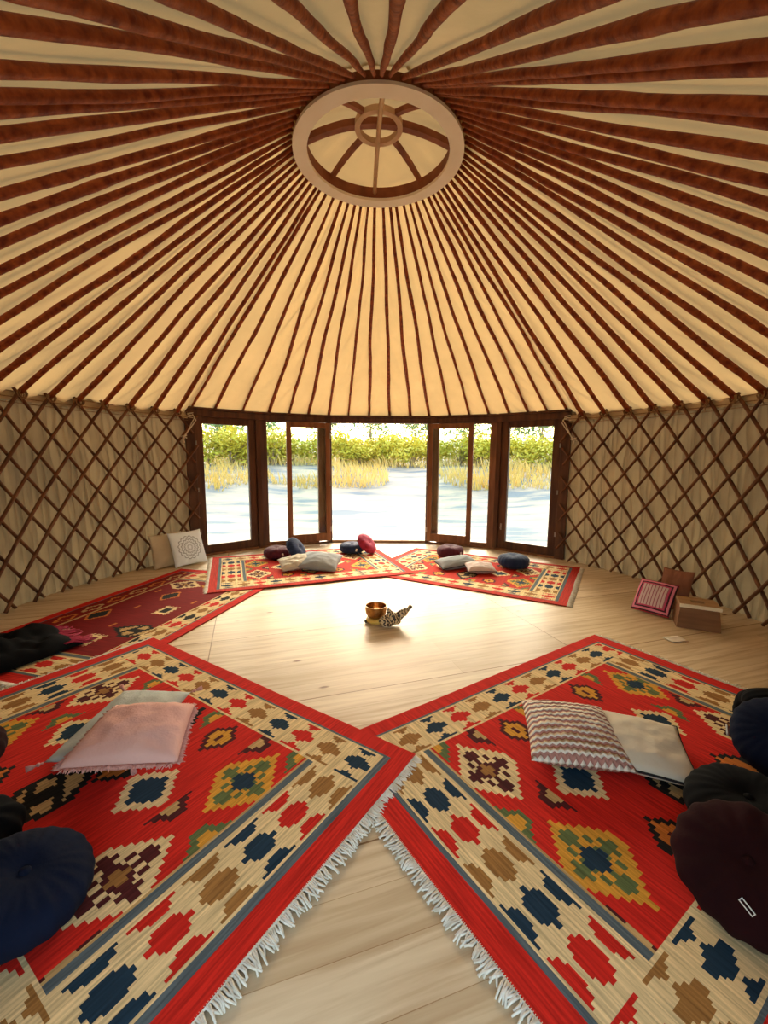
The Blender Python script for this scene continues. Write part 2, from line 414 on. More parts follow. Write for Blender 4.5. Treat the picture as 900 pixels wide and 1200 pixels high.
# ------------------------------------------------------------------ roof canvas
AZ = sorted(LEFT + LINT + RIGHT)
angs = []
for i, a in enumerate(AZ):
    b = AZ[i+1] if i+1 < len(AZ) else AZ[0]+360
    k = 8
    for j in range(k): angs.append((a+(b-a)*j/k, j/k, i))
NR = 70; V = []; F = []
def roof_z(r): return ZT + (RT-r)/(RT-R)*(EAVE-ZT) if False else ZT + (r-RT)/(R-RT)*(EAVE-ZT)
for (a, f, gi) in angs:
    lint = -50 < ((a+180) % 360-180) < 51
    for j in range(NR+1):
        t = j/NR
        r = RT-.03 + (R+.10-(RT-.03))*t
        z = roof_z(r) + .044 + .012*(1-t)
        if lint: z += .075*max(0, (t-.2)/.8)
        gap = r*rad(5.2)
        s = 1 if (gi*7919 % 5) else -.4
        sag = -s*.10*gap*math.sin(math.pi*f)
        aa = (a+180) % 360 - 180
        # creases pulled between the poles
        dirn = 1 if aa < 0 else -1
        cr = nz(a*.5 + dirn*r*5.0, r*1.1, gi*.7)
        k = math.sin(math.pi*f)
        strong = .25 + max(0, nz(gi*.45, 3.3) )*2.2 + .9*max(0, (t-.65)/.35)
        wr = .040*cr*strong*k
        fine = .016*nz(a*1.6 + dirn*r*14, r*3.0, 5)*k*strong
        seam = .0
        for q, sl in ((1.6, .0016), (2.62, -.0022)):
            d = (r - (q + sl*aa + .06*math.sin(aa*.11)))/.010
            seam -= .0045*math.exp(-d*d)
        V.append(pol(a, r, z + sag + wr + fine + seam))
nA = len(angs)
for i in range(nA):
    i2 = (i+1) % nA
    for j in range(NR):
        F.append((i*(NR+1)+j, i*(NR+1)+j+1, i2*(NR+1)+j+1, i2*(NR+1)+j))
struct(obj('ceiling', V, F, M_roof))

# ------------------------------------------------------------------ wall canvas
def wall(name, a0, a1):
    step = .2; n = int((a1-a0)/step); H = 2.06; m = 60
    V = []; F = []
    for i in range(n+1):
        a = a0 + (a1-a0)*i/n
        for j in range(m+1):
            z = -.06 + (H+.06)*j/m
            x = a*.0585
            # hanging pleats, slanting a little, gathered at the foot
            f = nz(x*8 + .35*z + .6*nz(x*2, z*1.2), z*.55, 1) + .95*nz(x*20 + .9*z + .8*nz(x*3, z*2), z*1.1, 2) + .5*nz(x*38 + 1.2*z, z*2.2, 3) + .3*nz(x*4, z*2.4, 7)
            amp = .062*min(1, (2.06-z)/.6 + .2)
            foot = .018*max(0, 1-z/.25)*nz(x*5, z*16, 4)
            V.append(pol(a, R + max(.032, .070 + amp*f*.8 + foot), z))
    for i in range(n):
        for j in range(m):
            F.append((i*(m+1)+j, i*(m+1)+j+1, (i+1)*(m+1)+j+1, (i+1)*(m+1)+j))
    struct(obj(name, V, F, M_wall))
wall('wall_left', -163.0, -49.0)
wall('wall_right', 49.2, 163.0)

# eave strap: the hem of the roof cloth with its two tension cords
for nm, a0, a1, lb in (('eave_strap', -162, -49.6, 'tan canvas strap along the eave above the left lattice'), ('eave_strap', 49.6, 162, 'tan canvas strap along the eave above the right lattice')):
    V = []; F = []; n = 240; m = 6
    for i in range(n+1):
        a = a0+(a1-a0)*i/n
        for j in range(m+1):
            z = 1.925+.085*j/m + .006*nz(a*.3, 0)
            V.append(pol(a, R+.034 + .006*nz(a*.9, j*.6), z))
    for i in range(n):
        for j in range(m): F.append((i*(m+1)+j, i*(m+1)+j+1, (i+1)*(m+1)+j+1, (i+1)*(m+1)+j))
    root = empty('eave_strap', pol((a0+a1)/2, R, 1.93)); tag(root, lb, 'strap', 'eave straps')
    s = obj('strap_cloth', [v-root.location for v in V], F, M_strap, root)
    for z0 in (1.90, 1.95, 2.005):
        c = MB().tube([pol(a0+(a1-a0)*i/120, R+.024, z0 + .008*nz(i*.13, z0*9)) for i in range(121)], .004, seg=5)
        c.V = [v-root.location for v in c.V]; c.build('cord', M_tie, root)

# ------------------------------------------------------------------ lattice walls
HZ = .381; SP = 5.1; SLOPE = (SP/2)/(HZ/2)      # degrees of arc per metre of height
def lattice(lo, hi, knots, label):
    root = empty('lattice_wall', pol((lo+hi)/2, R, 0)); tag(root, label, 'lattice', 'lattice walls')
    for layer, sgn in ((0, 1), (1, -1)):           # 0: rising to the right, 1: rising to the left
        for k in knots:
            rr = random.Random(int(k*10)+layer*777+9000)
            P = []; Wd = []
            z1, z0 = EAVE+.035, .012
            n = 26
            for i in range(n+1):
                z = z0+(z1-z0)*i/n
                a = k - sgn*(EAVE-z)*SLOPE
                if lo <= a <= hi:
                    wob = .006*nz(k*3+layer*7, z*2.5)
                    P.append(pol(a + math.degrees(wob/R), R + (-.017 if layer == 0 else .011) + .003*nz(k, z*3, 4), z))
                    Wd.append(.0172*(1+.14*nz(k*2+3, z*8)))
            if len(P) < 4: continue
            t = MB().tube(P, Wd, seg=7, flat=.85)
            t.V = [v-root.location for v in t.V]
            t.build('lath', M_lath, root)
    return root
lk = [-52.24 - SP*i for i in range(-6, 24+6)]
lattice(-163, -47.6, lk, 'brown wooden lattice wall of crossed laths left of the doors')
rk = [53.04 + SP*i for i in range(-6, 24+6)]
lattice(48.2, 163, rk, 'brown wooden lattice wall of crossed laths right of the doors')

# white ropes lashing lattice to the door frame
for az, sg, lb in ((-49.0, -1, 'white rope lashing the left lattice to the door frame'), (49.4, 1, 'white rope lashing the right lattice to the door frame')):
    b = MB()
    p = [pol(az, R-.04, 1.98), pol(az-sg*.6, R-.06, 1.90), pol(az+sg*.6, R-.05, 1.80), pol(az+sg*2.6, R-.05, 1.66), pol(az+sg*2.2, R-.045, 1.60)]
    b.tube(p, .0075, seg=6)
    p = [pol(az+sg*2.4, R-.05, 1.64), pol(az+sg*.4, R-.055, 1.86), pol(az-sg*.5, R-.05, 1.94)]
    b.tube(p, .0065, seg=6)
    for z in (1.96, 1.93, 1.66):
        b.tube([pol(az+sg*(.6 if z > 1.8 else 2.3)+.7*math.cos(t*.7), R-.045+.02*math.sin(t*.7), z+.004*t) for t in range(10)], .006, seg=5)
    tag(b.build('lashing_rope', M_rope), lb, 'rope', 'door frame lashings')

# ------------------------------------------------------------------ crown
root = empty('crown_ring', (OX, OY, RING_Z)); tag(root, 'round wooden crown ring with pale rim and curved bars at roof centre', 'crown')
c = MB().lathe([(RING_R,0),(RING_R,.022),(.548,.022),(.548,0)], seg=120, close=True); c.build('rim', M_rim, root, smooth=False)
c = MB().lathe([(.556,.0225),(.556,.115),(.60,.115),(.60,.0225)], seg=120, close=True); c.build('inner_hoop', M_redwood, root, smooth=False)
c = MB().lathe([(.640,.0225),(.640,.09),(.61,.09),(.61,.0225)], seg=120, close=True); c.build('outer_hoop', M_redwood, root, smooth=False)
def arch_z(r): return .075 + .145*(1-(r/.575)**2)
def bar(r0, r1, ang, w, h, dz=0, both=False):
    b = MB(); n = 20; P = []
    for i in range(n+1):
        r = r0+(r1-r0)*i/n
        P.append((r*math.cos(ang), r*math.sin(ang), arch_z(abs(r))+dz))
    s = Vector((-math.sin(ang), math.cos(ang), 0))*w/2
    V = []; F = []
    for p in P:
        p = Vector(p)
        V += [p-s, p+s, p+s+Vector((0,0,h)), p-s+Vector((0,0,h))]
    for i in range(n):
        for k in range(4): F.append((i*4+k, i*4+(k+1)%4, (i+1)*4+(k+1)%4, (i+1)*4+k))
    F += [(3,2,1,0), (n*4, n*4+1, n*4+2, n*4+3)]
    return b.add(V, F)
bar(-.57, .57, rad(2), .055, .05).build('cross_arch', M_redwood, root, smooth=False)
b = MB(); b.box((0,0,.225), 1.0, .03, .03, Matrix.Rotation(rad(94), 3, 'Z'), .004)
b = MB()
P = [Vector((math.cos(rad(94))*r, math.sin(rad(94))*r, -.0+.065+.115*(1-(r/.575)**2))) for r in [-.57+1.14*i/24 for i in range(25)]]
b.tube(P, .018, seg=8); b.build('cross_rod', M_tanbar, root)
for a in (47, 133, 227, 313):
    bar(.17, .57, rad(a+3), .035, .035).build('spoke', M_redwood, root, smooth=False)
hz = arch_z(.15)
MB().lathe([(.185,hz-.012),(.185,hz+.03),(.145,hz+.03),(.145,hz-.012)], seg=64, close=True).build('hub_ring', M_tanbar, root, smooth=False)
# canvas cover over the crown
V = []; F = []; nA2 = 96; nR2 = 22
for i in range(nA2):
    a = 360*i/nA2
    for j in range(nR2+1):
        r = .01 + .74*j/nR2
        z = RING_Z + .155 + .14*(1-min(1,(r/.60))**2) - .30*max(0, r-.62) + .012*nz(math.cos(rad(a))*2*r*4, math.sin(rad(a))*2*r*4, 8) + .004*math.sin(a*.45)*r
        V.append(pol(a, r, z))
for i in range(nA2):
    for j in range(nR2): F.append((i*(nR2+1)+j, i*(nR2+1)+j+1, ((i+1)%nA2)*(nR2+1)+j+1, ((i+1)%nA2)*(nR2+1)+j))
F.append(tuple(i*(nR2+1) for i in range(nA2)))
tag(obj('crown_cover', V, F, M_cover), 'cream canvas dome stretched over the crown ring bars', 'crown cover')

# ------------------------------------------------------------------ door front
RF = 3.45
CA = [-49.5,-32.3,-13.4,13.5,32.2,49.6]
CP = [pol(a, RF) for a in CA]
def fbox(mb, i, s0, s1, z0, z1, d0, d1, bev=.004):
    """box on facet i: s along it, z up, d outward"""
    p, q = CP[i], CP[i+1]; e = (q-p).normalized(); nrm = Vector((-e.y, e.x, 0))
    M = Matrix((e, nrm, Vector((0,0,1)))).transposed()
    c = p + e*(s0+s1)/2 + nrm*(d0+d1)/2 + Vector((0,0,(z0+z1)/2))
    return mb.box(c, s1-s0, abs(d1-d0), z1-z0, M, bev)
FL = [(CP[i+1]-CP[i]).length for i in range(5)]
def panel(nm, i, x0, x1, zb, zt, stile, mframe, z_low, d0=-.03, d1=.03, sub=None, handle=None):
    """glazed sash between s = x0..x1"""
    pr = sub
    f = MB()
    fbox(f, i, x0, x0+stile, z_low, zt+stile, d0, d1); fbox(f, i, x1-stile, x1, z_low, zt+stile, d0, d1)
    fbox(f, i, x0+stile, x1-stile, zt, zt+stile, d0+.002, d1-.002); fbox(f, i, x0+stile, x1-stile, z_low, zb, d0+.002, d1-.002)
    fr = f.build('frame', mframe, pr, smooth=False)
    g = MB(); fbox(g, i, x0+stile-.005, x1-stile+.005, zb-.005, zt+.005, -.004, .004, 0)
    g.build('pane', M_glass, pr, smooth=False)
    # glazing bead
    return fr
# lintel and posts
lin = MB()
for i in range(5): fbox(lin, i, -.012, FL[i]+.012, 1.965, 2.055, -.075, .075, .006)
struct(lin.build('trim_1', M_frame, smooth=False))
cap = MB()
for i in range(5): fbox(cap, i, -.02, FL[i]+.02, 2.0552, 2.085, -.095, .06, .004)
struct(cap.build('trim_2', M_frame, smooth=False))
w1 = struct(empty('window_1')); w2 = struct(empty('window_2')); d1 = struct(empty('door_1')); w3 = struct(empty('window_3')); w4 = struct(empty('window_4'))
# outer jambs and corner posts
def post(i, s0, s1, name, m=M_frame, d=(-.06,.06), z=(0,1.965)):
    b = MB(); fbox(b, i, s0, s1, z[0], z[1], d[0], d[1], .005); return struct(b.build(name, m, smooth=False))
post(0, -.03, .10, 'trim_3'); post(4, FL[4]-.10, FL[4]+.03, 'trim_4')
post(0, FL[0]-.06, FL[0]+.025, 'trim_5'); post(1, -.012, .12, 'trim_6', d=(-.055,.06))
post(4, -.025, .06, 'trim_7'); post(3, FL[3]-.12, FL[3]+.012, 'trim_8', M_leaf, d=(-.055,.06))
post(1, FL[1]-.055, FL[1]+.008, 'trim_9', M_frame); post(3, -.008, .055, 'trim_10', M_frame)
post(1, FL[1]-.20, FL[1]-.056, 'trim_11', M_leaf, d=(-.005,.06), z=(.08,1.95)); post(3, .056, .18, 'trim_12', M_leaf, d=(-.005,.06), z=(.08,1.95))
panel('w', 0, .10, FL[0]-.062, .15, 1.87, .105, M_frame, .03, sub=w1)
panel('w', 4, .062, FL[4]-.10, .15, 1.875, .115, M_frame, .03, sub=w4)
for i, w, a, b in ((1, w2, .12, FL[1]-.20), (3, w3, .18, FL[3]-.12)):
    f = MB(); fbox(f, i, a, b, .03, .085, -.03, .03); fbox(f, i, a, b, 1.945, 1.964, -.03, .03); f.build('frame', M_leaf, w, smooth=False)
    g = MB(); fbox(g, i, a, b, .08, 1.95, .012, .018, 0); g.build('pane', M_glass, w, smooth=False)
# bottom rails of the bay
sl = MB()
for i in (0,1,3,4): fbox(sl, i, 0, FL[i], 0, .03, -.06, .07, .004)
struct(sl.build('trim_13', M_leaf, smooth=False))
sl = MB(); fbox(sl, 2, .0, FL[2], 0, .045, -.05, .09, .006); struct(sl.build('trim_14', M_sill, smooth=False))
# two open leaves of the centre doorway folded back on the side panes
for i, s0, s1, hs, ls, out in ((1, .405, FL[1]-.035, FL[1]-.07, .43, -1), (3, .035, FL[3]-.365, .07, FL[3]-.39, 1)):
    lf = empty('door_leaf'); lf.parent = d1
    f = MB()
    D0, D1 = -.125, -.075
    st = .075
    fbox(f, i, s0, s0+st, .055, 1.955, D0, D1); fbox(f, i, s1-st, s1, .055, 1.955, D0, D1)
    fbox(f, i, s0+st, s1-st, 1.875, 1.955, D0+.002, D1-.002); fbox(f, i, s0+st, s1-st, .055, .185, D0+.002, D1-.002)
    f.build('leaf_frame', M_leaf, lf, smooth=False)
    g = MB(); fbox(g, i, s0+st-.004, s1-st+.004, .18, 1.88, -.103, -.097, 0); g.build('leaf_pane', M_glass, lf, smooth=False)
    h = MB()
    for z in (.25, 1.0, 1.75): fbox(h, i, (s1 if out < 0 else s0)-.012, (s1 if out < 0 else s0)+.012, z-.04, z+.04, D0-.008, D0-.0005, 0)
    h.build('hinge', M_metal, lf, smooth=False)
# handle and hinges on the outer sashes
h = MB(); fbox(h, 4, .10, .125, .32, .42, -.045, -.031, .003); fbox(h, 4, .106, .119, .35, .365, -.075, -.044, .002); h.build('handle', M_metal, w4, smooth=False)
h = MB()
for z in (.35, .95, 1.6): fbox(h, 4, FL[4]-.112, FL[4]-.094, z-.03, z+.03, -.068, -.0605, 0)
h.build('hinge', M_metal, w4, smooth=False)
h = MB()
for z in (.35, .95, 1.6): fbox(h, 0, .094, .112, z-.03, z+.03, -.068, -.0605, 0)
h.build('hinge', M_metal, w1, smooth=False)

# entrance opening behind the viewer: posts and lintel of the door one stands in
b = MB()
for a in (-163.2, 163.2):
    p = pol(a, R+.03, 0); b.box(p+Vector((0,0,1.0)), .09, .10, 2.0, Matrix.Rotation(-rad(a), 3, 'Z'), .005)
for k in range(6):                                  # curved head following the wall
    a = -163.2 - 33.6*(k+.5)/6
    b.box(pol(a, R+.02, 2.03), 2*(R+.07)*math.sin(rad(2.8)), .10, .08, Matrix.Rotation(-rad(a), 3, 'Z'), .004)
struct(b.build('door_2', M_frame, smooth=False))

# ------------------------------------------------------------------ kilim rugs
RED=(.56,.020,.012); CREAM=(.72,.53,.27); TAN=(.31,.145,.04); NAVY=(.014,.034,.058); GREYB=(.10,.125,.135); GOLD=(.62,.29,.035)
PURP=(.075,.014,.014); GREEN=(.11,.14,.05); ORANGE=(.55,.17,.03); BLACK=(.016,.014,.012); LTAN=(.50,.32,.13); DRED=(.19,.009,.008)
def sd(dx, dy, a, b, st=.022):
    q = abs(round(dx/st))*st
    return q <= a and abs(dy) <= b*(1-q/(a+st)) + .004
def medallion(dx, dy, kind):
    """colour of one field motif at offset dx, dy, or None outside it"""
    if kind == 'flower_cream' or kind == 'flower_gold':
        if not sd(dx, dy, .145, .195): return None
        o, i, c = (CREAM, PURP, TAN) if kind == 'flower_cream' else (GOLD, GREEN, NAVY)
        if kind == 'flower_gold':
            if sd(dx, dy, .045, .05): return c
        elif sd(dx, dy, .028, .034): return c
        if sd(dx, dy, .05, .062) : return i
        for ex, ey in ((.084,.0),(-.084,.0),(0,.108),(0,-.108),(.045,.06),(-.045,.06),(.045,-.06),(-.045,-.06)):
            k = .034 if ex == 0 or ey == 0 else .016
            if sd(dx-ex, dy-ey, k*.8, k): return i
        return o
    if kind == 'navy_cream':
        if not sd(dx, dy, .115, .13): return None
        return NAVY if sd(dx, dy, .072, .078) else CREAM
    if kind == 'small_gold':
        if not sd(dx, dy, .085, .105): return None
        if sd(dx, dy, .012, .018): return PURP
        return GOLD if sd(dx, dy, .055, .068) else PURP
    if kind == 'dark_tan':
        if not sd(dx, dy, .13, .22): return None
        if sd(dx, dy, .035, .06): return BLACK
        if sd(dx, dy, .095, .16):
            return BLACK if abs(((dy*9+dx*4) % 1)-.5) < .17 else LTAN
        return BLACK
    if kind == 'green_tri':
        if dx < 0 or not sd(dx, dy, .075, .095): return None
        return GOLD if sd(dx-.012, dy, .025, .03) else GREEN
    if kind == 'dark_tri':
        if dx > 0 or not sd(dx, dy, .075, .095): return None
        return LTAN if sd(dx+.012, dy, .025, .03) else PURP
    if kind == 'orange_small':
        if not sd(dx, dy, .09, .11): return None
        if sd(dx, dy, .014, .02): return PURP
        return ORANGE if sd(dx, dy, .062, .08) else BLACK
    if kind == 'black_medallion':
        if not sd(dx, dy, .13, .10, .016): return None
        return BLACK if sd(dx, dy, .105, .075, .016) else ORANGE
    if kind == 'frame':
        if abs(dx) > .10 or abs(dy) > .075: return None
        if abs(dx) < .055 and abs(dy) < .035: return BLACK
        return CREAM if (abs(dx) < .085 and abs(dy) < .06) or int((dx+dy)*50) % 2 else DRED
    if kind == 'dash':
        return ORANGE if abs(dx) < .04 and abs(dy) < .012 else None
def kilim_colour(x, y, L, Wd, motifs, cyc, ph, field, dark):
    ys = min(y, Wd-y); xs = min(x, L-x)
    e = .092
    if ys < .085 or xs < e: return field if not dark else RED
    if ys < .104 or xs < e+.022: return GREYB
    if dark and y > Wd-.312:
        k = math.floor(x/.26); dx = x-.26*(k+.5); q = y-(Wd-.205)
        if abs(y-(Wd-.300)) < .008: return LTAN
        if sd(dx, q, .10, .062, .02): return field if sd(dx, q, .066, .036, .02) else (ORANGE if k % 2 else LTAN)
        return field
    if ys < .312:                                  # side border
        if ys > .298: return CREAM
        if xs < e+.036: return CREAM
        k = math.floor((x-.115)/.170)
        dx = x-.115-.170*(k+.5)
        col = cyc[(k+ph) % len(cyc)]
        q = ys-.202
        if sd(dx, q, .064, .040, .0185): return col
        for s in (-1, 1):
            q2 = q - s*.108
            if sd(dx, q2, .060, .050, .0185) and abs(q) < .091: return col
        return CREAM
    if xs < .412:                                  # end border
        if xs > .396: return LTAN
        if xs > .370: return GREYB
        if xs > .356: return CREAM
        if ys < .322: return CREAM
        k = math.floor((y-.312)/.168)
        dy = y-.312-.168*(k+.5)
        q = xs-.238
        col = cyc[(k+ph+1) % len(cyc)]
        if sd(q, dy, .048, .066, .019): return col
        for s in (-1, 1):
            q2 = q - s*.108
            if sd(q2, dy, .045, .066, .019) and abs(q) < .108: return col
        return CREAM
    for mx, my, kd in motifs:
        if abs(x-mx) < .25 and abs(y-my) < .25:
            c = medallion(x-mx, y-my, kd)
            if c: return c
    return field
def rug(name, origin, ang, L, Wd, flip, motifs, label, z0, cyc, ph=0, field=RED, dark=False, seed=1, ends=(True, True)):
    """origin: a corner; x along the length; y across (to the left of x, or to the right when flip)"""
    nx, ny = int(L/.0108), int(Wd/.0124)
    V = []; F = []; C = []
    s = -1 if flip else 1
    def hz_(x, y):
        return .0025*(1+nz(x*1.7+seed*5, y*1.7)) + .0022*(1+nz(x*6+seed, y*3))*.5
    def edge(x, y):
        return (x + .006*nz(y*2.2, seed*3.3, 1), (y + .010*nz(x*1.6, seed*2.1, 2)*(1-.6*y/Wd))*s)
    for i in range(nx+1):
        for j in range(ny+1):
            x, y = L*i/nx, Wd*j/ny
            X, Y = edge(x, y)
            V.append((X, Y, z0+.007+hz_(x, y)))
    for i in range(nx):
        for j in range(ny):
            a = i*(ny+1)+j
            f = (a, a+ny+1, a+ny+2, a+1)
            F.append(f if s > 0 else f[::-1])
            C.append(kilim_colour(L*(i+.5)/nx, Wd*(j+.5)/ny, L, Wd, motifs, cyc, ph, field, dark))
    # selvedge down to the floor
    ring = [i*(ny+1) for i in range(nx+1)] + [nx*(ny+1)+j for j in range(1, ny+1)] + [i*(ny+1)+ny for i in range(nx-1, -1, -1)] + [j for j in range(ny-1, 0, -1)]
    base = len(V)
    for q in ring: V.append((V[q][0], V[q][1], z0))
    m = len(ring)
    for k in range(m):
        k2 = (k+1) % m
        f = (ring[k], base+k, base+k2, ring[k2]); F.append(f if s > 0 else f[::-1]); C.append((.3,.03,.02))
    F.append(tuple(base+k for k in range(m))[::s*-1]); C.append((.3,.03,.02))
    o = obj(name, V, F, M_weave, smooth=False)
    at = o.data.attributes.new('weave', 'FLOAT_COLOR', 'FACE')
    flat = []
    for c in C: flat += [c[0], c[1], c[2], 1]
    at.data.foreach_set('color', flat)
    o.location = (origin[0], origin[1], 0); o.rotation_euler = (0, 0, rad(ang))
    tag(o, label, 'rug', 'kilim rugs')
    rr = random.Random(seed)
    for end in (0, 1):
        if not ends[end]: continue
        b = MB(); n = int(Wd/.0065)
        for k in range(n):
            y = Wd*(k+.5)/n
            x = 0 if end == 0 else L
            X, Y = edge(x, y)
            d = -1 if end == 0 else 1
            ln = rr.uniform(.032, .058); sw = rr.uniform(-.02, .02)
            p0 = Vector((X-d*.004, Y, z0+.008)); p1 = Vector((X+d*ln*.5, Y+sw*.3+rr.uniform(-.006,.006), max(.004, z0*.6+.006))); p2 = Vector((X+d*ln, Y+sw, .0035+z0*.4))
            b.tube([p0, p1, p2], [.0032, .0042, .0028], seg=5)
        # knotted heading
        b.tube([Vector((edge(0 if end == 0 else L, Wd*k/60)[0], edge(0 if end == 0 else L, Wd*k/60)[1], z0+.006)) for k in range(61)], .0045, seg=6)
        b.build('fringe', M_fringe, o)
    return o
def field_motifs(L, Wd, a='flower_gold', b='flower_cream'):
    q = L/2; ya, yb, yc = .565, Wd/2, Wd-.565
    m = [(.545,ya,a),(.545,yc,b),(L-.545+.04,ya,b),(L-.545+.04,yc,a),(q,yc,'dark_tan'),(q,ya,'dark_tan'),
         (.84,yb,'navy_cream'),(L-.80,yb,'navy_cream'),
         (.875,.445,'small_gold'),(.875,Wd-.445,'orange_small'),(L-.86,.445,'small_gold'),(L-.86,Wd-.445,'orange_small'),
         (.415,yb,'green_tri'),(.68,yb,'dark_tri'),(.42,.33,'green_tri'),(.42,Wd-.36,'dark_tri'),(1.02,.36,'green_tri'),(.70,.37,'dark_tri'),
         (L-.42,yb,'dark_tri'),(L-.66,yb,'green_tri'),(q-.08,yb,'orange_small'),(L-.7,.36,'green_tri')]
    return m
CY = [NAVY, RED, TAN]
LW, LL = 1.64, 2.33
rug('kilim_rug', (.174,1.835), 146.39, LL, LW, False, field_motifs(LL, LW), 'red kilim rug front left under the pink fringed cushion', .0095, [TAN, RED, NAVY], 2, seed=1)
ca = rad(33.06); ox, oy = -.057-.25*math.cos(ca), 2.058-.25*math.sin(ca)
rug('kilim_rug', (ox,oy), 33.06, 2.39, LW, True, field_motifs(2.39, LW, 'flower_cream', 'flower_gold'), 'red kilim rug front right under the zigzag knit cushion', .0005, [RED, TAN, NAVY], 0, seed=2)
rug('kilim_rug', (-1.788,4.204), 19.8, 2.36, LW, False, field_motifs(2.36, LW, 'flower_cream', 'flower_gold'), 'red kilim rug at the back left by the open doorway', .0095, [NAVY, TAN, RED], 0, seed=3, field=(.46,.026,.012), ends=(True, False))
rug('kilim_rug', (1.807,3.895), 150.6, 2.36, LW, True, field_motifs(2.36, LW, 'flower_gold', 'flower_cream'), 'red kilim rug at the back right below the right door panes', .0005, [NAVY, RED, TAN], 1, seed=4, field=(.46,.026,.012), ends=(True, False))
ml = [(.62,.62,'frame'),(1.30,.52,'frame'),(1.05,1.02,'black_medallion'),(1.65,.78,'black_medallion'),(2.02,.5,'flower_gold'),(.6,1.0,'flower_cream'),(1.55,.42,'dash'),(1.75,1.02,'dash'),(1.3,.85,'dash'),(.9,.7,'dash'),(2.0,.9,'flower_cream'),(.85,.42,'dark_tan')]
d = Vector((.259,.966)); p = Vector((-1.42,3.78)) - d*1.49
rug('kilim_rug', (p.x,p.y), 75, 2.56, 1.42, False, ml, 'dark red kilim rug along the left lattice beside the mandala cushion', .0005, [BLACK, TAN, RED], 0, field=DRED, dark=True, seed=5)

# ------------------------------------------------------------------ cushions
def frame_at(o, origin, xa, ya):
    xa = Vector(xa).normalized(); ya = Vector(ya); ya = (ya - xa*ya.dot(xa)).normalized(); za = xa.cross(ya)
    M = Matrix((xa, ya, za)).transposed().to_4x4(); M.translation = Vector(origin); o.matrix_world = M
def pillow_mesh(w, h, t, seed=0, taper=0.0, conc=.06, wr=.006, n=34, slump=0.0, flat_bottom=0.0):
    V = []; F = []
    def P(i, j, sgn):
        u = -1+2*i/n; v = -1+2*j/n
        # pulled-in sides, pointed corners
        x = u*w/2*(1 - conc*(1-v*v)*abs(u)**3); y = v*h/2*(1 - conc*(1-u*u)*abs(v)**3)
        x *= 1 - taper*v
        e = max(0, (1-u*u))*max(0, (1-v*v))
        f = e**.42
        z = sgn*t/2*f
        if sgn < 0: z *= (1-flat_bottom)
        rdg = min(1-abs(u), 1-abs(v))
        z += wr*nz(u*2.6+seed*7, v*2.6, sgn*2)*min(1, rdg*4)*1.6 + wr*.6*nz(u*6+seed*3, v*6, sgn)*min(1, rdg*5)
        # gathers running in from the edges
        th = math.atan2(v, u)
        z += sgn*wr*.8*nz(math.cos(th)*7+seed, math.sin(th)*7, 3)*(max(abs(u),abs(v))**3)*min(1, rdg*10)
        z += slump*(nz(u*1.1+seed, v*1.1, 9))
        return (x, y, z)
    N = n+1
    for i in range(N):
        for j in range(N): V.append(P(i, j, 1))
    idx = {}
    for i in range(N):
        for j in range(N):
            if i in (0, n) or j in (0, n): idx[i,j] = i*N+j
            else: idx[i,j] = len(V); V.append(P(i, j, -1))
    for i in range(n):
        for j in range(n):
            F.append((i*N+j, (i+1)*N+j, (i+1)*N+j+1, i*N+j+1))
            F.append((idx[i,j], idx[i,j+1], idx[i+1,j+1], idx[i+1,j]))
    rim = [i*N for i in range(N)] + [n*N+j for j in range(1, N)] + [i*N+n for i in range(n-1, -1, -1)] + [j for j in range(n-1, 0, -1)]
    return V, F, [Vector(V[k]) for k in rim]
def pillow(name, w, h, t, m, origin, xa, ya, label, cat='cushion', group='square cushions', piping=None, fringe=None, tassels=None, **kw):
    V, F, rim = pillow_mesh(w, h, t, **kw)
    o = obj(name, V, F, m); frame_at(o, origin, xa, ya); tag(o, label, cat, group)
    if piping: MB().tube(rim+[rim[0]], .0055, seg=6, cap=False).build('piping', piping, o)
    rr = random.Random(len(label))
    if fringe:
        b = MB(); n = len(rim)
        for k in range(n):
            a, c = rim[k], rim[(k+1) % n]
            for q in range(3):
                p = a.lerp(c, (q+rr.random()*.8)/3); dr = Vector((p.x, p.y, 0))
                dr = Vector((math.copysign(1, p.x) if abs(p.x)/w > abs(p.y)/h else rr.uniform(-.5,.5), math.copysign(1, p.y) if abs(p.y)/h >= abs(p.x)/w else rr.uniform(-.5,.5), rr.uniform(-.3,.1)))
                ln = rr.uniform(.012, .024)
                b.tube([p, p+dr*ln*.6, p+dr*ln+Vector((rr.uniform(-.006,.006), rr.uniform(-.006,.006), -.004))], [.0032,.003,.0018], seg=4)
        b.build('fringe', fringe, o)
    if tassels:
        for cx, cy in ((-1,-1),(1,-1),(1,1),(-1,1)):
            p = Vector((cx*w/2, cy*h/2, 0)); dr = Vector((cx, cy, 0)).normalized(); b = MB()
            b.tube([p, p+dr*.016], .004, seg=6); b.tube([p+dr*.012, p+dr*.018, p+dr*.026], [.006,.009,.006], seg=8)
            for k in range(12):
                a = k*.524; q = Vector((-dr.y, dr.x, 0))*math.cos(a)+Vector((0,0,1))*math.sin(a)
                b.tube([p+dr*.024, p+dr*.04+q*.007, p+dr*.062+q*.011], .0025, seg=4)
            b.build('tassel', tassels, o)
    return o
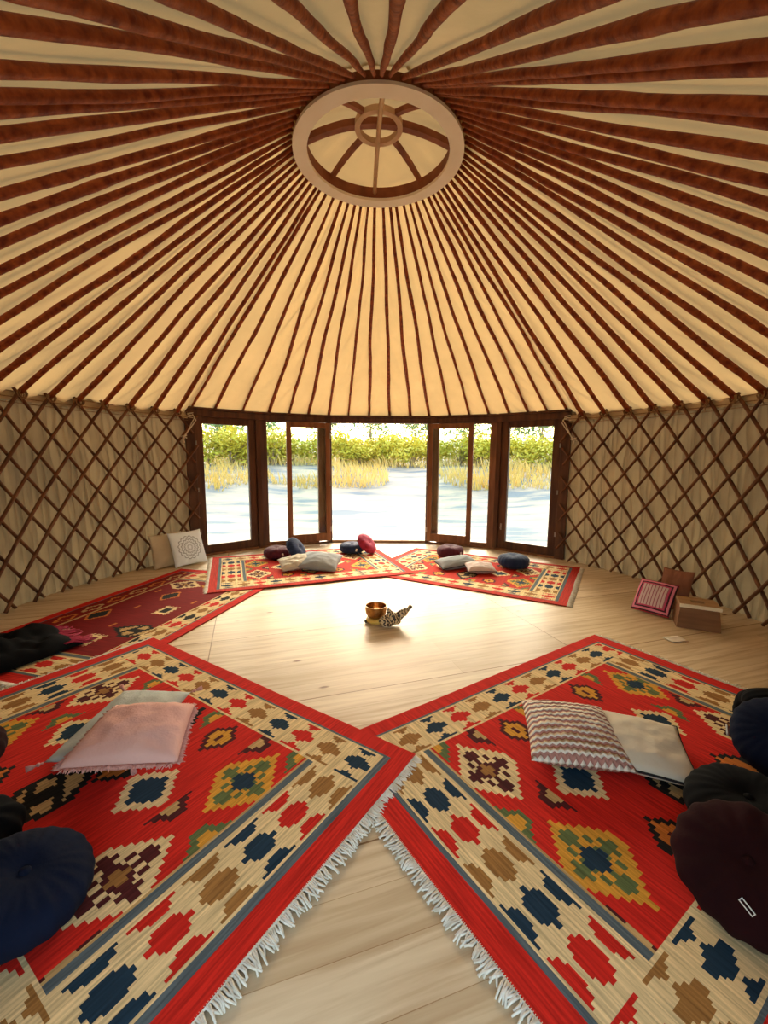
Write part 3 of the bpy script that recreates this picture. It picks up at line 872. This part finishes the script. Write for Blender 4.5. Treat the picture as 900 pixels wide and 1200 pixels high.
def zafu_mesh(r, h, pleats=22, depth=.05, dimple=.25, seed=0):
    prof = []; n = 40
    for i in range(n+1):
        th = -math.pi/2 + math.pi*i/n
        c, s = math.cos(th), math.sin(th)
        prof.append((r*math.copysign(abs(c)**.62, c) if i not in (0, n) else .002, h/2*math.copysign(abs(s)**.8, s)))
    def fn(R_, z, a, i):
        k = R_/r
        pl = math.sin(a*pleats + .7*math.sin(a*3+seed))
        rr = R_*(1 + depth*.25*pl*(1-abs(z)/(h/2))**.5*k + .03*nz(math.cos(a)*1.3+seed, math.sin(a)*1.3))
        zz = z*(1 - dimple*math.exp(-(k/.22)**2)) + .5*depth*r*.3*pl*math.exp(-((k-.72)/.25)**2)*(1 if z > 0 else -1)
        zz += .05*h*nz(math.cos(a)*k*2+seed, math.sin(a)*k*2, 4)
        return rr, zz
    return MB().lathe(prof, seg=132, fn=fn)
def zafu(name, r, h, m, origin, axis, label, group='round meditation cushions', tagpos=None, tagrot=0, button=True, seed=0, pleats=22, xref=(1,0,0), depth=.05):
    b = zafu_mesh(r, h, pleats, seed=seed, depth=depth)
    o = obj(name, b.V, b.F, m)
    za = Vector(axis).normalized(); xa = Vector(xref); xa = (xa-za*xa.dot(za)).normalized(); ya = za.cross(xa)
    M = Matrix((xa, ya, za)).transposed().to_4x4(); M.translation = Vector(origin); o.matrix_world = M
    tag(o, label, 'cushion', group)
    if button: MB().lathe([(.001,.010),(.012,.008),(.017,.002),(.014,-.004),(.001,-.006)], seg=20, c=(0,0,h/2*.77)).build('button', m, o)
    if tagpos is not None:
        # care tag sewn on the side wall at an angle around the axis
        a, kz, ww, hh = tagpos
        c = r*(1-abs(kz)**2.6)**.4 if abs(kz) < 1 else 0
        p = Vector((math.cos(rad(a))*(c+.008), math.sin(rad(a))*(c+.008), kz*h/2))
        tn = Vector((-math.sin(rad(a)), math.cos(rad(a)), 0)); rd = Vector((math.cos(rad(a)), math.sin(rad(a)), 0))
        Mx = Matrix((tn, rd, Vector((0,0,1)))).transposed() @ Matrix.Rotation(rad(tagrot), 3, 'Y')
        t = MB().box(p, ww, .006, hh, Mx, .001).build('care_tag', M_label, o, smooth=False); t['label'] = 'small white care tag'
    return o

U = Vector((0,0,1))
# front left stack
pillow('tasselled_cushion', .39, .56, .11, M_greyblue, (-1.285,1.985,.070), (1,-.03,.0), (.03,1,.02), 'pale grey blue cushion with corner tassels beneath the pink cushion', tassels=M_pinkfr, seed=2)
pillow('fringed_cushion', .42, .39, .15, M_pink, (-1.095,1.765,.175), (1,.15,-.05), (-.15,1,.05), 'dusty pink square cushion with frayed edges on front left rug', fringe=M_pinkfr, seed=3, conc=.03, taper=.09)
# front right pair
pillow('knit_cushion', .43, .42, .15, M_knit, (.945,1.90,.095), (1,-.17,0), (.17,1,.10), 'cream cushion with dusty pink zigzag knit rows on front right rug', seed=4, conc=.04, taper=.04)
pillow('piped_cushion', .44, .42, .11, M_cream, (1.235,1.85,.062), (.94,-.36,-.02), (.36,.94,.04), 'plain cream cushion with dark piping partly under the zigzag knit cushion', piping=M_piping, seed=5)
# left lattice pair
n_ = Vector((.83,-.56,0)); xm = (.56,.83,0); ym = U*.94 - n_*.34
pillow('mandala_cushion', .46, .46, .11, M_mandala, Vector((-2.47,5.39,.0))+ym*.235+n_*.0, xm, ym, 'white cushion printed with a grey mandala leaning at the left lattice', seed=6)
ym2 = U*.96 - n_*.25
pillow('beige_cushion', .44, .44, .11, M_beige, Vector((-2.655,5.27,.0))+ym2*.225-n_*.05, xm, ym2, 'plain beige cushion leaning behind the white mandala cushion', seed=7)
# back left rug
zafu('meditation_cushion', .19, .16, M_burg, (-1.44,5.75,.10), (0,0,1), 'burgundy round cushion at the left end of the back left rug', seed=1, tagpos=(-55,.0,.025,.04), tagrot=-20)
zafu('meditation_cushion', .17, .14, M_navy, (-1.15,5.63,.165), (.75,-.15,.55), 'navy round cushion tipped against the burgundy one on back left rug', seed=2)
pillow('grey_cushion', .50, .44, .15, M_pale, (-.76,5.20,.11), (1,-.12,-.06), (.15,1,.22), 'pale grey soft cushion lying at the front of back left rug', seed=8, wr=.005)
pillow('crumpled_cushion', .42, .34, .12, M_cream, (-1.06,5.17,.085), (.92,.36,.12), (-.36,.92,.2), 'crumpled cream cushion half under the pale grey cushion', seed=9, wr=.011)
zafu('meditation_cushion', .19, .15, M_navy, (-.42,6.10,.10), (0,0,1), 'navy round cushion with white tag beside the crimson cushion', seed=3, tagpos=(-68,.0,.025,.04), tagrot=15)
zafu('meditation_cushion', .17, .13, M_crim, (-.20,6.06,.155), (.62,-.25,.62), 'crimson round cushion leaning on a navy one near the doorway', seed=4)
# back right rug
zafu('meditation_cushion', .19, .17, M_burg, (1.0,5.87,.095), (0,0,1), 'burgundy round cushion with white tag on the back right rug', seed=5, tagpos=(-52,.0,.03,.045))
pillow('grey_cushion', .50, .30, .13, M_pale, (.98,5.30,.105), (.95,.26,.10), (-.25,.95,.12), 'pale grey cushion with dark piping lying on the back right rug', piping=M_piping, seed=10, wr=.005)
pillow('blush_cushion', .36, .28, .11, M_blush, (1.24,5.08,.07), (1,.02,0), (-.02,1,.12), 'small pale blush cushion in front of the pale grey piped cushion', piping=M_piping, seed=11)
zafu('meditation_cushion', .20, .17, M_navy, (1.74,5.33,.095), (0,0,1), 'navy round cushion alone near the right end of back right rug', seed=6, tagpos=(-40,.15,.03,.04), tagrot=25)
# front right dark cushions
zafu('meditation_cushion', .20, .13, M_burg_shade, (1.18,1.17,.118), (-.36,-.30,.88), 'dark burgundy pleated round cushion with white tag on front right rug', seed=7, pleats=15, depth=.09)
zafu('meditation_cushion', .20, .16, M_black, (1.41,1.43,.105), (-.1,-.05,1), 'black round cushion behind the dark burgundy pleated one', seed=8)
zafu('meditation_cushion', .19, .17, M_navy_shade, (1.85,1.76,.115), (-.5,-.3,.75), 'dark navy round cushion with white tag at the far right edge', seed=9, tagpos=(150,.1,.05,.02))
zafu('bolster_cushion', .13, .34, M_black, (2.02,1.96,.145), (1,-.2,0), 'black bolster cushion behind the dark navy cushion at right edge', seed=10, button=False)
# front left dark cushions
zafu('meditation_cushion', .185, .15, M_navy_shade, (-1.09,1.13,.115), (.25,.0,.95), 'big dark navy round cushion at the near left edge', seed=11)
zafu('pleated_cushion', .13, .14, M_black, (-1.42,1.33,.09), (.1,-.1,1), 'small black ridged round cushion behind the big navy cushion', seed=12, pleats=9, depth=.2)
zafu('meditation_cushion', .17, .15, M_burg_shade, (-1.88,1.72,.10), (.1,-.1,1), 'dark burgundy round cushion cut by the left photo edge', seed=13)

# white tag stitched on the dark burgundy cushion's face
bc = [o for o in bpy.data.objects if o.get('label','').startswith('dark burgundy pleated')][0]
t = MB()
for sx, sy, w, h in ((0,.019,.013,.0025),(0,-.019,.013,.0025),(.0055,0,.0025,.04),(-.0055,0,.0025,.04)): t.box((sx,sy,0), w, h, .003)
tg = t.build('care_tag', M_label, bc, smooth=False); tg['label'] = 'small white-edged tag'
tg.matrix_parent_inverse = Matrix.Identity(4)
tg.location = (-.085, -.110, .077); tg.rotation_euler = (rad(12), 0, rad(15))

# let every lying cushion settle on the rug below it
bpy.context.view_layer.update()
REST = {'front left': .0185, 'back left': .0185, 'burgundy one on back left': .0185, 'crimson': .0185, 'half under': .0185, 'near left edge': .0185, 'ridged': .0185, 'left photo edge': .0185, 'corner tassels': .0185,
        'front right': .0100, 'back right': .0100, 'pale grey piped': .0100, 'zigzag knit cushion': .0100, 'dark navy': .0100, 'pleated one': .0100}
for o in list(COL.objects):
    lb = o.get('label', '')
    if o.get('category') != 'cushion' or 'frayed' in lb: continue
    for k, z in REST.items():
        if k in lb:
            lo = min((o.matrix_world @ v.co).z for v in o.data.vertices)
            o.location.z += z - .002 - lo; break
# dark blanket with crimson fringe heaped by the left lattice
V = []; F = []; n, m = 44, 34
for i in range(n+1):
    for j in range(m+1):
        u, v = -1+2*i/n, -1+2*j/m
        e = max(0, 1-abs(u)**3)*max(0, 1-abs(v)**3)
        z = .012 + .15*e**.6*(.75+.5*nz(u*1.7, v*1.7, 2)) + .03*nz(u*5+1, v*4, 6)*e
        V.append((u*.38*(1+.1*nz(v*2,1)), v*.30*(1+.12*nz(u*2,4)), max(.006, z)))
for i in range(n):
    for j in range(m): a = i*(m+1)+j; F.append((a, a+m+1, a+m+2, a+1))
bl = obj('folded_blanket', V, F, M_black); bl.location = (-2.66,2.80,.012); bl.rotation_euler = (0,0,rad(62))
sm = bl.modifiers.new('thickness', 'SOLIDIFY'); sm.thickness = .006; sm.offset = 1
tag(bl, 'black blanket with crimson fringe heaped by the left lattice', 'blanket')
rr = random.Random(4); b = MB()
for k in range(60):
    y = -.27+.54*k/59; x0 = .36+rr.uniform(-.03,.01)
    p = [Vector((x0-.06, y, .05)), Vector((x0, y, .045)), Vector((x0+.05, y+rr.uniform(-.03,.03), .02)), Vector((x0+rr.uniform(.08,.16), y+rr.uniform(-.05,.05), .008))]
    b.tube(p, [.006,.007,.006,.003], seg=5)
fr = b.build('fringe', M_crim, bl); fr['label'] = 'crimson knotted fringe'

# ------------------------------------------------------------------ centre: bowl, ring cushion, pouch
bx, by = -.035, 3.50
k = MB().lathe([(.001,.030),(.045,.028),(.075,.020),(.088,.030),(.085,.045),(.062,.052),(.045,.048),(.001,.046)], seg=48)
k = MB().lathe([(.001,.004),(.05,.002),(.078,.008),(.088,.026),(.078,.044),(.05,.046),(.001,.040)], seg=60, fn=lambda r,z,a,i:(r*(1+.012*math.sin(a*24)), z))
k.V = [v+Vector((0,0,0)) for v in k.V]
o = k.build('bowl_cushion', M_gold); o.location = (bx,by,0); tag(o, 'golden ring cushion under the bronze singing bowl', 'cushion')
bw = MB().lathe([(.001,0),(.045,.001),(.074,.018),(.090,.050),(.094,.082),(.092,.104),(.0945,.112),(.089,.112),(.086,.104),(.088,.080),(.083,.052),(.068,.024),(.040,.009),(.001,.008)], seg=72)
o = bw.build('singing_bowl', M_bronze); o.location = (bx,by,.040); tag(o, 'bronze singing bowl standing open in the middle of the floor', 'bowl')
b = MB(); b.tube([(0,0,.0),(.05,-.02,.004),(.10,-.035,.008),(.14,-.05,.01)], [.014,.015,.010,.009], seg=12)
o = b.build('mallet', M_black); o.location = (-.125,3.47,.016); o.rotation_euler = (0,0,rad(75)); tag(o, 'small dark striking mallet lying left of the singing bowl', 'mallet')
# twisted brocade pouch
V = []; F = []; n, m = 40, 26
def pouch_r(t): return .028 + .058*math.sin(math.pi*min(1, t*1.25))**.8*(1 if t < .8 else max(.25, (1-t)*3.4))
b = MB(); P = []; Wd = []
for i in range(41):
    t = i/40
    P.append(Vector((-.105+.25*t, .02*math.sin(t*3), .050 + .022*t + .075*max(0, t-.55)**1.3*2.2)))
    Wd.append(max(.010, .014 + .048*math.sin(math.pi*min(1, .04+t*.98))**.6*(1-.35*t)))
b.tube(P, Wd, seg=26)
for i, v in enumerate(b.V):
    b.V[i] = v + Vector((nz(v.x*26, v.y*26, v.z*26), nz(v.x*26, v.y*26, v.z*26+7), nz(v.x*26+5, v.y*26, v.z*26)))*.014
    if b.V[i].z < .004: b.V[i].z = .004
o = b.build('pouch_body', M_ikat); 
root = empty('brocade_pouch', (.105,3.40,0)); root.rotation_euler = (0,0,rad(24)); tag(root, 'dark and gold patterned cloth pouch lying beside the singing bowl', 'pouch')
o.parent = root
e = MB(); e.tube([(-.01,.02,.075),(-.01,.03,.115),(-.028,.03,.160)], [.038,.028,.004], seg=10)
e.build('cloth_ear', M_ikat, root)
e = MB(); e.tube([(.115,.015,.09),(.150,.005,.125),(.172,.005,.150),(.182,.005,.158)], [.026,.015,.019,.014], seg=10)
e.build('drawn_neck', M_ikat, root)

# ------------------------------------------------------------------ right lattice group
n2 = Vector((-.80,-.60,0)); xs = Vector((.60,-.80,0)); ys = U*.80 - n2*.60
pillow('striped_cushion', .32, .33, .11, M_band, Vector((2.48,3.70,.005))+ys*.175+n2*.0, xs, ys, 'pink and crimson banded cushion leaning beside the wooden box', seed=12, conc=.02)
ys3 = U*.94 - n2*.34
pillow('terracotta_cushion', .26, .40, .08, M_terra, Vector((2.75,3.80,.005))+ys3*.20, xs, ys3, 'terracotta cloth cushion standing behind the pink banded cushion', seed=13)
root = empty('wooden_box', (2.735,3.46,0)); root.rotation_euler = (0,0,rad(-27)); tag(root, 'brown wooden box with slotted lid on the floor by right lattice', 'box')
b = MB()
# flared body: wider at the foot
W0, W1, D0, D1, HB = .31, .27, .25, .21, .185
V = [(-W0/2,-D0/2,0),(W0/2,-D0/2,0),(W0/2,D0/2,0),(-W0/2,D0/2,0),(-W1/2,-D1/2,HB),(W1/2,-D1/2,HB),(W1/2,D1/2,HB),(-W1/2,D1/2,HB)]
b.add(V, [(3,2,1,0),(4,5,6,7),(0,1,5,4),(1,2,6,5),(2,3,7,6),(3,0,4,7)]); b.build('body', M_boxw, root, smooth=False)
b = MB(); zc = HB+.012
for cx, cy, w, d in ((-.095,0,.09,.24),(.095,0,.09,.24),(0,-.076,.10,.088),(0,.076,.10,.088)): b.box((cx,cy,zc), w, d, .022)
b.build('lid', M_lidw, root, smooth=False)
b = MB().box((0,0,HB+.0035), .10, .062, .005); b.build('slot_shade_plate', M_slot_shade, root, smooth=False)  # near-black plate in the lid opening paints the shade inside the slot
b = MB().box((0,-.127,zc), .29, .012, .03, None, .003); b.build('lip', M_rim, root, smooth=False)
V = [(-.09,-.06,.002),(.09,-.055,.002),(.085,.06,.005),(-.085,.055,.002)]
b = MB()
nn = 8
for i in range(nn+1):
    for j in range(nn+1): b.V.append(Vector((-.075+.15*i/nn, -.05+.10*j/nn, .003+.004*(1+nz(i*.4, j*.4)))))
for i in range(nn):
    for j in range(nn): a = i*(nn+1)+j; b.F.append((a, a+nn+1, a+nn+2, a+1))
o = b.build('paper_scrap', M_paper); o.location = (2.35,3.16,0); o.rotation_euler = (0,0,rad(10)); sm = o.modifiers.new('t','SOLIDIFY'); sm.thickness = .001
tag(o, 'small white paper scrap lying on floor before the wooden box', 'paper')

# ------------------------------------------------------------------ outside
def gz(x, y):
    d = math.hypot(x-OX, y-OY)
    t = max(0, min(1, (d-6.5)/9)); s = t*t*(3-2*t)
    return -.10 + s*1.15 + max(0, d-15.5)*.055 + .05*nz(x*.5, y*.5)*min(1, max(0, d-4)/3) + .035*nz(x*1.5+3, y*1.1)*min(1, max(0, d-4)/3)
V = []; F = []
ths = [k*2.5 for k in range(144)]; rs = [0.0, 3.0] + [3.6*1.055**k for k in range(58)]
for a in ths:
    for r in rs:
        p = pol(a, r); 
        V.append((p.x, p.y, gz(p.x, p.y)))
nr = len(rs)
for i in range(len(ths)):
    i2 = (i+1) % len(ths)
    for j in range(nr-1): F.append((i*nr+j, i2*nr+j, i2*nr+j+1, i*nr+j+1)[::-1])
struct(obj('ground', V, F, M_sand_shade))
# dry grass: many blades nobody could count
b = MB(); rr = random.Random(11)
for k in range(15000):
    a = rr.uniform(-40, 40); d = 10.2 + 13*rr.random()**1.4
    if a < -12: d -= 1.2
    p = pol(a, d)
    if nz(p.x*.45+9, p.y*.45) < -.12 + .5*max(0, (11.2-d)): continue
    z = gz(p.x, p.y); hh = rr.uniform(.18, .62)*(.8+.6*nz(p.x*.7, p.y*.7)); w = rr.uniform(.012, .03); th = rr.uniform(0, 6.28)
    lx, ly = rr.uniform(-.2,.2)*hh*2, rr.uniform(-.2,.2)*hh*2
    b.add([(p.x-w*math.cos(th), p.y-w*math.sin(th), z-.02), (p.x+w*math.cos(th), p.y+w*math.sin(th), z-.02), (p.x+lx*.5+w*.6, p.y+ly*.5, z+hh*.6), (p.x+lx, p.y+ly, z+hh)], [(0,1,2),(0,2,3)])
g = b.build('dry_grass', M_grass, smooth=False); tag(g, 'dry yellow grass on the bank beyond the doors', 'grass', kind='stuff')
def leafy(rr, n, w, h, leaf, base=0.0, clumps=9):
    b = MB(); cs = []
    for _ in range(clumps):
        a = rr.uniform(0, 6.28); q = rr.random()**.5
        cs.append((Vector((math.cos(a)*q*w*.38, math.sin(a)*q*w*.38, base+h*(.22+.6*rr.random()*(1-.4*q)))), rr.uniform(.2,.34)))
    for k in range(n):
        c, s = cs[k % clumps]
        d = Vector((rr.gauss(0,1), rr.gauss(0,1), rr.gauss(0,1))).normalized()*(rr.random()**.4)
        p = c + Vector((d.x*w*s, d.y*w*s, d.z*h*s))
        if p.z < base*.6+.02: p.z = base*.6+.02+rr.random()*.1
        u = Vector((rr.gauss(0,1), rr.gauss(0,1), rr.gauss(0,.7))).normalized(); v = u.cross(Vector((rr.gauss(0,1), rr.gauss(0,1), 1))).normalized()
        l = leaf*rr.uniform(.6,1.3)
        b.add([p-u*l, p+v*l*.42, p+u*l, p-v*l*.42], [(0,1,2,3)])
    return b, cs
def plant_proto(seed, n, w, h, leaf, base, m):
    rr = random.Random(seed); b, cs = leafy(rr, n, w, h, leaf, base)
    st = MB()
    if base > 0: st.tube([(0,0,-.1),(.03,.02,base*.5),(0,.02,base+h*.3),(.03,0,base+h*.7)], [.055,.045,.035,.012], seg=7)
    for c, s in cs: st.tube([(0,0,-.05 if base == 0 else base*.75), (c.x*.4, c.y*.4, c.z*.6), tuple(c)], [.022,.015,.006], seg=5)
    fol = bpy.data.meshes.new('foliage'); fol.from_pydata([tuple(v) for v in b.V], [], b.F); fol.materials.append(m)
    stm = bpy.data.meshes.new('stem'); stm.from_pydata([tuple(v) for v in st.V], [], st.F); stm.materials.append(M_bark)
    return fol, stm
SH = [plant_proto(s, 1300, 1.9, 1.35, .085, 0, M_shrub) for s in (1, 2, 3)]
TR = [plant_proto(s, 1500, 2.2, 2.4, .10, .75, M_tree) for s in (5, 6)]
def plant(name, protos, k, az, d, sc_, label, cat, group):
    fol, stm = protos[k % len(protos)]
    p = pol(az, d); o = empty(name, (p.x, p.y, gz(p.x, p.y))); o.rotation_euler = (0,0,az*.7+k); o.scale = (sc_, sc_, sc_)
    for nm, me in (('foliage', fol), ('stem', stm)):
        c = bpy.data.objects.new(nm, me); COL.objects.link(c); c.parent = o
    tag(o, label, cat, group)
views = [('outer left pane', [-33,-30,-27,-24]), ('narrow left side pane', [-21.5,-20]), ('left open door leaf', [-17.5,-14.5]),
         ('open doorway', [-9.5,-6.5,-3.5,-.5,2.5,5.5,8.5]), ('right open door leaf', [13,16]), ('narrow right side pane', [18.6,20.5]), ('outer right pane', [24,27,30,33])]
k = 0
for vn, azs in views:
    for i, a in enumerate(azs):
        place = '' if len(azs) == 1 else (', ' + ORD[i] + ' from the left')
        plant('shrub', SH, k, a, 15.2+1.6*((k*37) % 10)/10, .95+.4*((k*53) % 10)/10, f'yellow green shrub seen through the {vn}{place}', 'shrub', 'shrubs on the bank'); k += 1
for vn, azs in views:
    sel = {4: azs[::3], 7: [-8.5,-1.5,5.5], 2: azs[:1]}[len(azs)]
    for i, a in enumerate(sel):
        tot = len(sel); place = '' if tot == 1 else (', ' + ORD[i] + ' from the left')
        plant('tree', TR, k, a, 22+3.5*((k*31) % 10)/10, 1.05+.35*((k*17) % 10)/10, f'grey green tree seen through the {vn}{place}', 'tree', 'trees beyond the shrubs'); k += 1

# ------------------------------------------------------------------ light
w = bpy.data.worlds.new('sky'); sc.world = w; w.use_nodes = True
nt = w.node_tree; bg = nt.nodes['Background']
sky = nt.nodes.new('ShaderNodeTexSky'); sky.sky_type = 'NISHITA'; sky.sun_disc = False
sky.sun_elevation = rad(32); sky.sun_rotation = rad(0); sky.air_density = 1.3; sky.dust_density = 3.0
wm = nt.nodes.new('ShaderNodeMix'); wm.data_type = 'RGBA'; wm.blend_type = 'MULTIPLY'; wm.inputs['Factor'].default_value = 1
wm.inputs['B'].default_value = (1,.92,.78,1)       # warm haze
nt.links.new(sky.outputs[0], wm.inputs['A']); nt.links.new(wm.outputs['Result'], bg.inputs['Color']); bg.inputs['Strength'].default_value = .68
sl = bpy.data.lights.new('sun', 'SUN'); sl.energy = 3.7; sl.angle = rad(46); sl.color = (1,.94,.84)
so = bpy.data.objects.new('sun', sl); COL.objects.link(so)
az_s, el = rad(4), rad(32)          # hazy sun standing over the bank before the doors
dirv = Vector((math.sin(az_s)*math.cos(el), math.cos(az_s)*math.cos(el), math.sin(el)))
so.rotation_euler = dirv.to_track_quat('Z', 'Y').to_euler(); so.location = (2,16,12)

# ------------------------------------------------------------------ camera
cd = bpy.data.cameras.new('camera'); cam = bpy.data.objects.new('camera', cd); COL.objects.link(cam); sc.camera = cam
cd.sensor_fit = 'VERTICAL'; cd.sensor_height = 36; cd.lens = 491.35*36/1200
cd.clip_start = .05; cd.clip_end = 300
r_ = Vector((.99995,-.0073,.0070)); f_ = Vector((.008,.9915,-.1299)).normalized()
r_ = (r_ - f_*r_.dot(f_)).normalized(); u_ = r_.cross(f_)
M = Matrix((r_, u_, -f_)).transposed().to_4x4(); M.translation = (0,0,1.4256); cam.matrix_world = M

# ------------------------------------------------------------------ look
sc.view_settings.view_transform = 'Standard'; sc.view_settings.look = 'None'
sc.view_settings.gamma = 1; sc.view_settings.use_curve_mapping = False
sc.view_settings.exposure = 0.5
sc.cycles.use_denoising = True
sc.cycles.max_bounces = 10; sc.cycles.diffuse_bounces = 6; sc.cycles.transparent_max_bounces = 12
